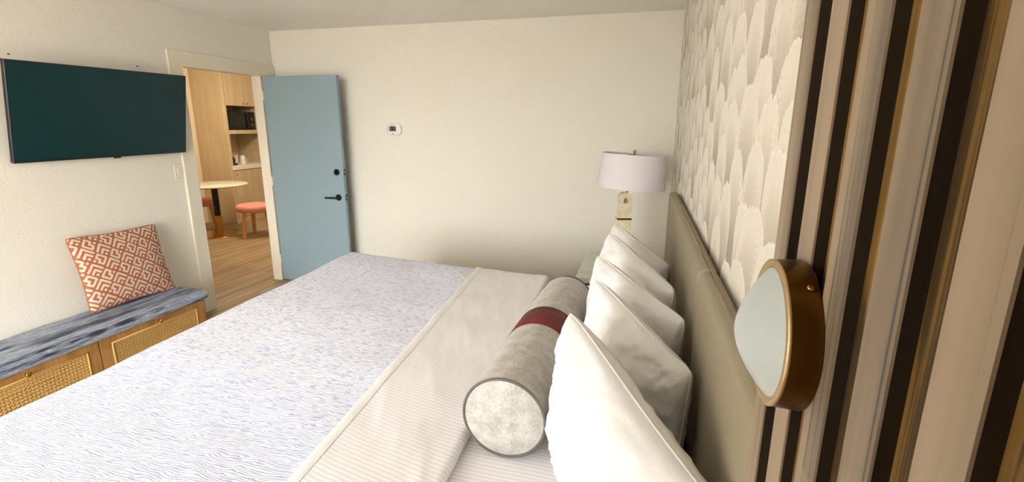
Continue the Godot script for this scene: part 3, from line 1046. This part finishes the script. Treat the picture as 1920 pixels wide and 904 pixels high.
func build_lamp() -> void:
	var t := thing("table_lamp", "alabaster and brass table lamp with white drum shade on the nightstand", "lamp", Vector3(3.468, 0.60, 0.80))
	t.rotation.y = 0.25
	# stadium-shaped alabaster slab with a bored eye near the top
	var hw := 0.049
	var d := 0.036
	var topc := 0.472
	var outl: Array = [Vector2(-hw, 0.022), Vector2(hw, 0.022)]
	for k in 17:
		var q := PI * k / 16.0
		outl.append(Vector2(hw * cos(q), topc + hw * sin(q)))
	var ey := 0.462
	var er := 0.020
	var st := begin()
	st.set_smooth_group(-1)
	var m := outl.size()
	for k in m:
		var a: Vector2 = outl[k]
		var b: Vector2 = outl[(k + 1) % m]
		var o2 := ((a + b) * 0.5 - Vector2(0, 0.28)).normalized()
		quad(st, Vector3(a.x, a.y, -d), Vector3(b.x, b.y, -d), Vector3(b.x, b.y, d), Vector3(a.x, a.y, d), Vector3(o2.x, o2.y, 0))
		# faces: strip between outline and eye circle
	var rimn := 64
	for sg in [-1.0, 1.0]:
		for k in rimn:
			var q0 := TAU * k / rimn
			var q1 := TAU * (k + 1) / rimn
			var c := Vector2(0, ey)
			var e0 := c + Vector2(cos(q0), sin(q0)) * er
			var e1 := c + Vector2(cos(q1), sin(q1)) * er
			var o0 := ray_out(outl, c, q0)
			var o1 := ray_out(outl, c, q1)
			quad(st, Vector3(e0.x, e0.y, sg * d), Vector3(o0.x, o0.y, sg * d), Vector3(o1.x, o1.y, sg * d), Vector3(e1.x, e1.y, sg * d), Vector3(0, 0, sg))
	part("alabaster_body", st, M.alabaster, t)
	st = begin()
	for k in 32:
		var q0 := TAU * k / 32.0
		var q1 := TAU * (k + 1) / 32.0
		st.set_smooth_group(0)
		var e0 := Vector3(cos(q0) * er, ey + sin(q0) * er, 0)
		var e1 := Vector3(cos(q1) * er, ey + sin(q1) * er, 0)
		quad(st, e0 - Vector3(0, 0, d + 0.001), e1 - Vector3(0, 0, d + 0.001), e1 + Vector3(0, 0, d + 0.001), e0 + Vector3(0, 0, d + 0.001), Vector3(0, ey, 0) - (e0 + e1) * 0.5)
	part("brass_eyelet", st, M.brass, t)
	boxed("brass_band", Vector3(-hw - 0.0015, 0.326, -d - 0.0015), Vector3(hw + 0.0015, 0.340, d + 0.0015), M.brass, t, 0.001)
	boxed("foot", Vector3(-0.075, 0, -0.06), Vector3(0.075, 0.022, 0.06), M.brass, t, 0.004)
	var tilt := Basis(Vector3(0, 0, 1), -0.052)
	st = begin()
	var r0 := Vector3(-0.001, 0.452, 0.020)
	var r1 := Vector3(0.042, 0.80, 0.052)
	cylinder(st, r0, r1, 0.0075, 14)
	cylinder(st, r0.lerp(r1, 0.28), r0.lerp(r1, 0.3), 0.013, 14)
	part("rod", st, M.brass, t)
	var sx := Transform3D(tilt, Vector3(0.040, 0.555, 0.0))
	st = begin()
	var wall := 0.0015
	lathe(st, [Vector2(0.236, 0.0), Vector2(0.217, 0.232), Vector2(0.217 - wall, 0.232), Vector2(0.236 - wall, 0.0), Vector2(0.236, 0.0)], 64, Vector3.ZERO, true)
	var sh := part("lamp_shade", st, M.shade, t, sx)
	st = begin()
	for k in 3:
		var q := TAU * k / 3.0 + 0.4
		tube(st, [Vector3(0, 0.225, 0), Vector3(cos(q) * 0.2165, 0.225, sin(q) * 0.2165)], 0.002, false, 6)
	part("spider", st, M.brass, sh)
	st = begin()
	lathe(st, [Vector2(0.0, 0.232), Vector2(0.006, 0.234), Vector2(0.005, 0.242), Vector2(0.0095, 0.25), Vector2(0.0075, 0.258), Vector2(0.0, 0.262)], 16)
	part("finial", st, M.brass, sh)

func ray_out(outl: Array, c: Vector2, q: float) -> Vector2:
	var far := c + Vector2(cos(q), sin(q)) * 2.0
	for k in outl.size():
		var hit = Geometry2D.segment_intersects_segment(c, far, outl[k], outl[(k + 1) % outl.size()])
		if hit != null: return hit
	return c + Vector2(cos(q), sin(q)) * 0.03

# ---------------------------------------------------------------- bench
func build_bench() -> void:
	var z0 := 1.525
	var z1 := 3.06
	var fx := 0.42
	var t := thing("storage_bench", "low oak storage bench with cane drawer fronts below the television", "bench", Vector3(0.016, 0, 0))
	# hollow carcass: the drawers' insides stay open behind the cane
	var cb_ := fx - 0.0405
	boxed("back_board", Vector3(0, 0, z0), Vector3(0.012, 0.289, z1), M.oak, t, 0.001)
	boxed("bottom_board", Vector3(0.0121, 0, z0), Vector3(cb_, 0.018, z1), M.oak, t, 0.001)
	boxed("top_board", Vector3(0.0121, 0.271, z0), Vector3(cb_, 0.289, z1), M.oak, t, 0.001)
	for zz in [z0, 2.281, z1 - 0.018]: boxed("side_board", Vector3(0.0121, 0.0181, zz), Vector3(cb_, 0.2709, zz + 0.018), M.oak, t, 0.001)
	var zm := 2.291
	for k in 2:
		var a: float = [z0, zm][k] + 0.0015
		var b: float = [zm, z1][k] - 0.0015 - (0.003 if k == 0 else 0.0)
		# drawer front frame round the cane opening
		var ca: float = [1.60, 2.362][k]
		var cb: float = [2.215, 2.985][k]
		var y0 := 0.055
		var y1: float = 0.243
		var x0 := fx - 0.04
		var x1 := fx - 0.016
		var st := begin()
		box(st, Vector3((x0 + x1) * 0.5, (y1 + 0.289) * 0.5, (a + b) * 0.5), Vector3(x1 - x0, 0.289 - y1, b - a), 0.001)
		box(st, Vector3((x0 + x1) * 0.5, y0 * 0.5 + 0.005, (a + b) * 0.5), Vector3(x1 - x0, y0 - 0.01, b - a), 0.001)
		box(st, Vector3((x0 + x1) * 0.5, (y0 + y1) * 0.5, (a + ca) * 0.5), Vector3(x1 - x0, y1 - y0, ca - a), 0.001)
		box(st, Vector3((x0 + x1) * 0.5, (y0 + y1) * 0.5, (cb + b) * 0.5), Vector3(x1 - x0, y1 - y0, b - cb), 0.001)
		var dr := part("drawer", st, M.oak, t)
		st = begin()
		var rx := x1 + 0.001
		for e in [[Vector3(rx, y1, ca), Vector3(rx, y1, cb)], [Vector3(rx, y0, ca), Vector3(rx, y0, cb)], [Vector3(rx, y0, ca), Vector3(rx, y1, ca)], [Vector3(rx, y0, cb), Vector3(rx, y1, cb)]]:
			tube(st, e, 0.0045, false, 8)
		part("cane_bead", st, M.cane_frame, dr)
		st = begin()
		cane(st, x1 - 0.004, ca, cb, y0, y1)
		var cn := part("cane_webbing", st, M.cane, dr)
		cn.set_meta("kind", "stuff")
		st = begin()
		var kz: float = [1.893, 2.668][k]
		lathe(st, [Vector2(0.0, 0.0), Vector2(0.008, 0.0), Vector2(0.006, 0.006), Vector2(0.006, 0.014), Vector2(0.0135, 0.018), Vector2(0.0145, 0.024), Vector2(0.011, 0.0275), Vector2(0.0, 0.0285)], 20)
		part("knob", st, M.brass, dr, Transform3D(Basis(Vector3(0, 0, 1), -PI * 0.5), Vector3(x1, 0.266, kz)))
	# cushion
	var q := thing("bench_cushion", "blue and grey brush-stroke patterned bench cushion on the storage bench", "cushion", Vector3(0.016, 0.289, 0))
	var st := begin()
	var nz := FastNoiseLite.new()
	nz.seed = 14
	nz.frequency = 0.3
	var ring := func(s: float) -> Vector2:
		# cross-section in x-y, once around
		var p := [Vector2(0.0, 0.004), Vector2(0.0, 0.058), Vector2(0.006, 0.066), Vector2(0.10, 0.069), Vector2(0.25, 0.070), Vector2(0.38, 0.067), Vector2(0.408, 0.060), Vector2(0.420, 0.045), Vector2(0.420, 0.018), Vector2(0.414, 0.004), Vector2(0.404, 0.0), Vector2(0.0, 0.0)]
		var fidx := s * (p.size() - 1)
		var i := mini(int(fidx), p.size() - 2)
		return p[i].lerp(p[i + 1], fidx - i)
	var zc0 := 1.478
	var zc1 := 3.08
	sheet(st, 110, 60, func(a, b):
		var r: Vector2 = ring.call(b)
		var z: float = lerp(zc0, zc1, a)
		var e: float = clampf(minf(a, 1.0 - a) * 1.6 / 0.03, 0.0, 1.0)
		var k: float = sqrt(1.0 - pow(1.0 - e, 2.0))
		var y := r.y
		y = 0.033 + (r.y - 0.033) * (0.45 + 0.55 * k) + 0.004 * nz.get_noise_2d(z * 8.0, r.x * 12.0) * (1.0 if r.y > 0.03 else 0.0)
		if r.y < 0.006: y = maxf(0.0, 0.033 + (r.y - 0.033) * (0.45 + 0.55 * k))
		return Vector3(r.x - (0.012 * (1.0 - k) if r.x > 0.2 else 0.0), y, z),
		func(a, b): return Vector2(a * 0.85, ring.call(b).x * 1.7 + ring.call(b).y * 2.2),
		func(_a, b): var r: Vector2 = ring.call(b); return Vector3((r.x - 0.21) * 0.15, r.y - 0.033, 0) if b > 0.1 and b < 0.5 else (Vector3(1, 0, 0) if r.x > 0.41 else (Vector3(-1, 0, 0) if b <= 0.1 else Vector3(0, -1, 0))))
	for e in [zc0, zc1]:
		var pts: Array = []
		for k in 60:
			var r: Vector2 = ring.call(k / 60.0)
			pts.append(Vector3(r.x - (0.012 if r.x > 0.2 else 0.0), 0.033 + (r.y - 0.033) * 0.45, e))
		for k in 60:
			for v in [Vector3(0.2, 0.033, e), pts[k], pts[(k + 1) % 60]]: st.set_uv(Vector2(e, v.x * 1.7))
			tri(st, Vector3(0.2, 0.033, e), pts[k], pts[(k + 1) % 60], Vector3(0, 0, -1 if e == zc0 else 1))
	part("cushion_cover", st, M.painted_cloth, q)
	# throw pillow
	var p := thing("throw_pillow", "rust and cream geometric throw pillow leaning on the wall", "pillow", Vector3(0.178, 0.366, 1.838))
	var lean := 0.23
	var roll := -0.03
	var u := Vector3(0.0, 0, -1.0)
	var v := Vector3(-sin(lean), cos(lean), 0)
	var n := u.cross(v).normalized()
	p.basis = Basis(u, v, n).rotated(n, roll)
	st = begin()
	cushion(st, 0.615, 0.515, 0.13, 0.075, 900, 0.006, 30)
	var mesh_rot := begin()
	mesh_rot.append_from(st.commit(), 0, Transform3D.IDENTITY)
	var md := MeshDataTool.new()
	st.generate_normals()
	md.create_from_surface(st.commit(), 0)
	for i in md.get_vertex_count(): md.set_vertex_uv(i, md.get_vertex_uv(i).rotated(0.62) * 3.1)
	var am := ArrayMesh.new()
	md.commit_to_surface(am)
	put("pillow_cover", am, M.maze, p)
	st = begin()
	tube(st, cushion_edge(0.615, 0.515, 0.075), 0.004, true, 6)
	part("piping", st, M.rust, p)

func cane(st: SurfaceTool, x: float, z0: float, z1: float, y0: float, y1: float) -> void:
	# open six-way cane: paired uprights and rails plus diagonals
	var p := 0.0195
	var w := 0.0030
	var t := 0.0012
	var nz := int((z1 - z0) / p)
	for i in nz + 1:
		for o in [-0.0026, 0.0026]:
			var z: float = z0 + i * p + o
			if z > z0 and z < z1: box(st, Vector3(x, (y0 + y1) * 0.5, z), Vector3(t, y1 - y0, w * 0.8))
	for i in int((y1 - y0) / p) + 1:
		for o in [-0.0026, 0.0026]:
			var y: float = y0 + i * p + o
			if y > y0 and y < y1: box(st, Vector3(x + 0.001, y, (z0 + z1) * 0.5), Vector3(t, w * 0.8, z1 - z0))
	for sg in [-1.0, 1.0]:
		var h := y1 - y0
		var k := int(-h / p) - 1
		while k * p < z1 - z0 + h:
			var a := Vector2(z0 + k * p, y0 if sg > 0 else y1)
			var b := a + Vector2(h, h * sg)
			k += 1
			if b.x < z0 or a.x > z1: continue
			if a.x < z0:
				a.y += (z0 - a.x) * sg
				a.x = z0
			if b.x > z1:
				b.y -= (b.x - z1) * sg
				b.x = z1
			if b.x - a.x < 0.004: continue
			var d := (b - a).normalized()
			var s := Vector2(-d.y, d.x) * w * 0.5
			st.set_smooth_group(-1)
			var xx := x + 0.0018 + (0.0004 if sg > 0 else 0.0)
			quad(st, Vector3(xx, a.y + s.y, a.x + s.x), Vector3(xx, b.y + s.y, b.x + s.x), Vector3(xx, b.y - s.y, b.x - s.x), Vector3(xx, a.y - s.y, a.x - s.x), Vector3(1, 0, 0))

# ---------------------------------------------------------------- kitchenette
func build_kitchen() -> void:
	var fx := -2.735     # cabinet fronts
	var bx := KX
	var z0 := -2.14
	var z1 := -3.42
	var t := thing("cabinet_end_panel", "tall pale maple end panel of the kitchenette cabinets", "panel", Vector3(bx, 0, z0))
	boxed("panel", Vector3(0.001, 0.0, -0.02), Vector3(fx - bx + 0.02, H - 0.005, 0.02), M.maple, t, 0.001)
	# upper cabinet with two visible doors
	t = thing("upper_cabinet", "pale maple upper cabinet with two doors above the microwave", "cabinet", Vector3(bx, 1.86, z0 - 0.021))
	boxed("carcass", Vector3(0.001, 0, -1.28), Vector3(fx - bx - 0.021, 0.575, 0), M.maple, t, 0.001)
	var edges := [-0.045, -0.43, -0.815, -1.20]
	for k in 3:
		var d := boxed("door", Vector3(fx - bx - 0.02, 0.003, edges[k + 1] + 0.0025), Vector3(fx - bx, 0.56, edges[k] - 0.0025), M.maple, t, 0.0015)
		var st := begin()
		var kz: float = edges[k + 1] + 0.04 if k % 2 == 0 else edges[k] - 0.04
		cylinder(st, Vector3(fx - bx, 0.04, kz), Vector3(fx - bx + 0.022, 0.04, kz), 0.009, 14, 0.012, 0.002)
		part("knob", st, M.brass, d)
	boxed("filler", Vector3(fx - bx - 0.02, 0.003, -0.0425), Vector3(fx - bx - 0.004, 0.56, -0.001), M.maple, t)
	# open niche unit
	t = thing("open_shelf_unit", "pale maple open shelf niche holding the microwave", "shelf", Vector3(bx, 0.93, z0 - 0.021))
	boxed("back_board", Vector3(0.001, 0, -1.28), Vector3(0.02, 0.929, 0), M.maple, t)
	boxed("side_board", Vector3(0.021, 0, -0.045), Vector3(fx - bx - 0.001, 0.929, 0), M.maple, t, 0.001)
	boxed("side_board", Vector3(0.021, 0, -0.78), Vector3(fx - bx - 0.001, 0.929, -0.74), M.maple, t, 0.001)
	boxed("shelf_board", Vector3(0.021, 0.495, -0.739), Vector3(fx - bx - 0.001, 0.555, -0.046), M.maple, t, 0.001)
	# lower cabinet and worktop
	t = thing("lower_cabinet", "pale maple lower cabinet under the white worktop", "cabinet", Vector3(bx, 0, z0 - 0.021))
	boxed("carcass", Vector3(0.001, 0.09, -1.28), Vector3(fx - bx - 0.022, 0.855, 0), M.maple, t, 0.001)
	boxed("toe_kick", Vector3(0.001, 0, -1.28), Vector3(fx - bx - 0.01, 0.09, 0), M.maple, t)
	for k in 2:
		var a: float = [-0.03, -0.66][k]
		var b: float = [-0.655, -1.27][k]
		var d := boxed("door", Vector3(fx - bx - 0.021, 0.095, b), Vector3(fx - bx, 0.845, a), M.maple, t, 0.0015)
		var st := begin()
		cylinder(st, Vector3(fx - bx, 0.78, a - 0.05), Vector3(fx - bx + 0.02, 0.78, a - 0.05), 0.008, 14, 0.011, 0.002)
		part("knob", st, M.brass, d)
	var wt := boxed("worktop", Vector3(bx + 0.001, 0.857, z0 - 1.30), Vector3(fx + 0.01, 0.929, z0 - 0.021), M.white_lacquer, self, 0.003)
	meta(wt, "white stone worktop above the lower cabinet", "worktop")
	# microwave
	var m := thing("microwave", "black microwave oven on the open maple shelf", "microwave", Vector3(fx - 0.06, 1.486, z0 - 0.40))
	boxed("body", Vector3(-0.38, 0.008, -0.30), Vector3(-0.012, 0.29, 0.31), M.black_plastic, m, 0.004)
	var dd := boxed("door", Vector3(-0.012, 0.012, -0.14), Vector3(0.006, 0.286, 0.305), M.black_plastic, m, 0.003)
	boxed("window", Vector3(0.006, 0.06, -0.085), Vector3(0.0075, 0.235, 0.245), M.microwave_glass, dd)
	boxed("handle", Vector3(0.006, 0.03, -0.13), Vector3(0.03, 0.27, -0.11), M.black_metal, dd, 0.004)
	var cp := boxed("control_panel", Vector3(-0.012, 0.012, -0.295), Vector3(0.006, 0.286, -0.142), M.black_metal, m, 0.003)
	for y in [0.08, 0.17]:
		var st := begin()
		cylinder(st, Vector3(0.006, y, -0.22), Vector3(0.022, y, -0.22), 0.022, 18, -1, 0.003)
		part("dial", st, M.print, cp)
	for z in [-0.26, 0.27]: boxed("foot", Vector3(-0.34, 0, z - 0.02), Vector3(-0.03, 0.008, z + 0.02), M.black_plastic, m)
	# coffee maker, toaster and cups on the worktop
	var cm := thing("coffee_maker", "small black coffee maker at the left of the worktop niche", "coffee maker", Vector3(fx - 0.14, 0.929, z0 - 0.155))
	boxed("base", Vector3(-0.1, 0, -0.065), Vector3(0.09, 0.03, 0.065), M.black_plastic, cm, 0.005)
	boxed("column", Vector3(-0.1, 0.03, -0.065), Vector3(-0.02, 0.2, 0.065), M.black_plastic, cm, 0.005)
	boxed("head", Vector3(-0.1, 0.15, -0.065), Vector3(0.085, 0.215, 0.065), M.steel, cm, 0.01)
	var st := begin()
	lathe(st, [Vector2(0.0, 0.031), Vector2(0.035, 0.031), Vector2(0.042, 0.06), Vector2(0.036, 0.12), Vector2(0.0, 0.125)], 20, Vector3(0.04, 0, 0))
	part("carafe", st, M.microwave_glass, cm)
	var cup_spots := [[Vector3(fx - 0.22, 0.929, z0 - 0.335), 1.35, "tall cream canister behind the white cup on the worktop", "canister"], [Vector3(fx - 0.12, 0.929, z0 - 0.40), 1.0, "white cup upside down on the worktop", "cup"]]
	for k in 2:
		var s: float = cup_spots[k][1]
		var cu := thing(cup_spots[k][3], cup_spots[k][2], cup_spots[k][3], cup_spots[k][0])
		st = begin()
		if k == 0: lathe(st, [Vector2(0, 0), Vector2(0.052, 0), Vector2(0.054, 0.004), Vector2(0.052, 0.15), Vector2(0.05, 0.154), Vector2(0, 0.156)], 24)
		else: lathe(st, [Vector2(0.0, 0.0), Vector2(0.045, 0), Vector2(0.046, 0.006), Vector2(0.033, 0.135), Vector2(0.03, 0.14), Vector2(0.0, 0.141)], 24)
		part("body", st, M.kitchen_wall if k == 0 else M.white_lacquer, cu)
		if k == 0:
			st = begin()
			lathe(st, [Vector2(0, 0.156), Vector2(0.053, 0.156), Vector2(0.053, 0.178), Vector2(0.012, 0.181), Vector2(0.0, 0.19)], 24)
			part("lid", st, M.maple, cu)
		else:
			st = begin()
			tube(st, [Vector3(0.038, 0.03, -0.012), Vector3(0.062, 0.045, -0.02), Vector3(0.066, 0.075, -0.022), Vector3(0.05, 0.1, -0.015), Vector3(0.034, 0.105, -0.01)], 0.005, false, 8)
			part("handle", st, M.white_lacquer, cu)
	# round table
	var tb := thing("round_table", "round white marble pedestal table beyond the doorway", "table", Vector3(-2.37, 0, -1.42))
	st = begin()
	var R := 0.44
	lathe(st, [Vector2(0, 0.74), Vector2(R - 0.012, 0.74), Vector2(R - 0.003, 0.736), Vector2(R, 0.728), Vector2(R - 0.008, 0.72), Vector2(R - 0.05, 0.712), Vector2(0, 0.712)], 64)
	part("table_top", st, M.marble, tb)
	st = begin()
	cylinder(st, Vector3(0, 0.28, 0), Vector3(0, 0.712, 0), 0.042, 28)
	part("column", st, M.black_metal, tb)
	st = begin()
	cylinder(st, Vector3(0, 0.02, 0), Vector3(0, 0.281, 0), 0.0405, 28)
	part("column_sleeve", st, M.brass, tb)
	st = begin()
	lathe(st, [Vector2(0, 0.022), Vector2(0.30, 0.014), Vector2(0.325, 0.012), Vector2(0.33, 0.006), Vector2(0.33, 0.0), Vector2(0, 0)], 64)
	part("base_plate", st, M.brass, tb)
	# stools
	var stool := thing("stool", "round coral pink stool on wooden legs right of the pedestal table", "stool", Vector3(-1.76, 0, -1.46), "pink stools at the round table")
	st = begin()
	var SR := 0.235
	lathe(st, [Vector2(0, 0.475), Vector2(SR - 0.07, 0.474), Vector2(SR - 0.025, 0.466), Vector2(SR - 0.004, 0.446), Vector2(SR, 0.42), Vector2(SR - 0.006, 0.385), Vector2(SR - 0.025, 0.37), Vector2(0, 0.368)], 48)
	part("seat", st, M.pink, stool)
	for q in [1.75, 1.75 + TAU / 3, 1.75 + 2 * TAU / 3]:
		st = begin()
		var d := Vector3(cos(q), 0, sin(q))
		cylinder(st, d * 0.205, d * 0.16 + Vector3(0, 0.375, 0), 0.026, 18, 0.028, 0.002)
		part("leg", st, M.ash, stool)
	var s2 := stool.duplicate()
	s2.name = numbered("stool")
	add_child(s2)
	s2.position = Vector3(-2.92, 0, -1.62)
	s2.rotation.y = 0.5
	s2.set_meta("label", "coral pink stool behind the table column, half hidden by the door casing")
	# ceiling lamp of the kitchenette
	var cl := thing("ceiling_light", "round flush ceiling light in the kitchenette", "ceiling lamp", Vector3(-1.5, H - 0.001, -1.2))
	st = begin()
	lathe(st, [Vector2(0, 0), Vector2(0.2, 0), Vector2(0.2, -0.05), Vector2(0.185, -0.055)], 40, Vector3.ZERO, true)
	part("housing", st, M.brass, cl)
	st = begin()
	lathe(st, [Vector2(0.185, -0.052), Vector2(0.16, -0.066), Vector2(0.0, -0.072)], 40)
	part("diffuser", st, M.lamp_glow, cl)
	var al := OmniLight3D.new()
	al.name = "lamp_light"
	al.light_color = Color8(255, 238, 212)
	al.light_energy = KITCHEN
	al.light_size = 0.17
	al.omni_range = 12.0
	al.omni_attenuation = 2.0
	al.shadow_enabled = true
	cl.add_child(al)
	al.position = Vector3(0, -0.26, 0)

const KITCHEN := 0.16

func _ready() -> void:
	var cam := Camera3D.new()
	cam.name = "camera"
	cam.fov = rad_to_deg(2.0 * atan(452.0 / 923.64))
	cam.near = 0.02
	cam.far = 60.0
	add_child(cam)
	cam.position = Vector3(3.5705, 1.5856, 4.3519)
	cam.basis = Basis.from_euler(Vector3(-0.2329, 0.2546, 0.0021))
	cam.current = true

	var env := Environment.new()
	env.background_mode = Environment.BG_SKY
	var sky := Sky.new()
	var sm := ProceduralSkyMaterial.new()
	sm.sky_top_color = Color(0.94, 0.97, 1.0)
	sm.sky_horizon_color = Color(0.74, 0.74, 0.73)
	sm.sky_curve = 0.35
	sm.ground_horizon_color = Color(0.60, 0.59, 0.57)
	sm.ground_bottom_color = Color(0.52, 0.51, 0.49)
	sm.sky_energy_multiplier = 1.0
	sm.ground_energy_multiplier = 1.0
	sky.sky_material = sm
	env.sky = sky
	env.background_energy_multiplier = 4.0
	env.tonemap_mode = Environment.TONE_MAPPER_LINEAR
	env.tonemap_exposure = 10.0
	env.sdfgi_enabled = true
	env.ssao_enabled = true
	env.ssil_enabled = true
	var we := WorldEnvironment.new()
	we.name = "environment"
	we.environment = env
	add_child(we)

	make_materials()
	build_shell()
	build_door()
	build_slats()
	build_headboard()
	build_bed()
	build_bolster()
	build_pillows()
	build_bench()
	build_tv()
	build_nightstand()
	build_lamp()
	build_sconce()
	build_wall_fittings()
	build_kitchen()
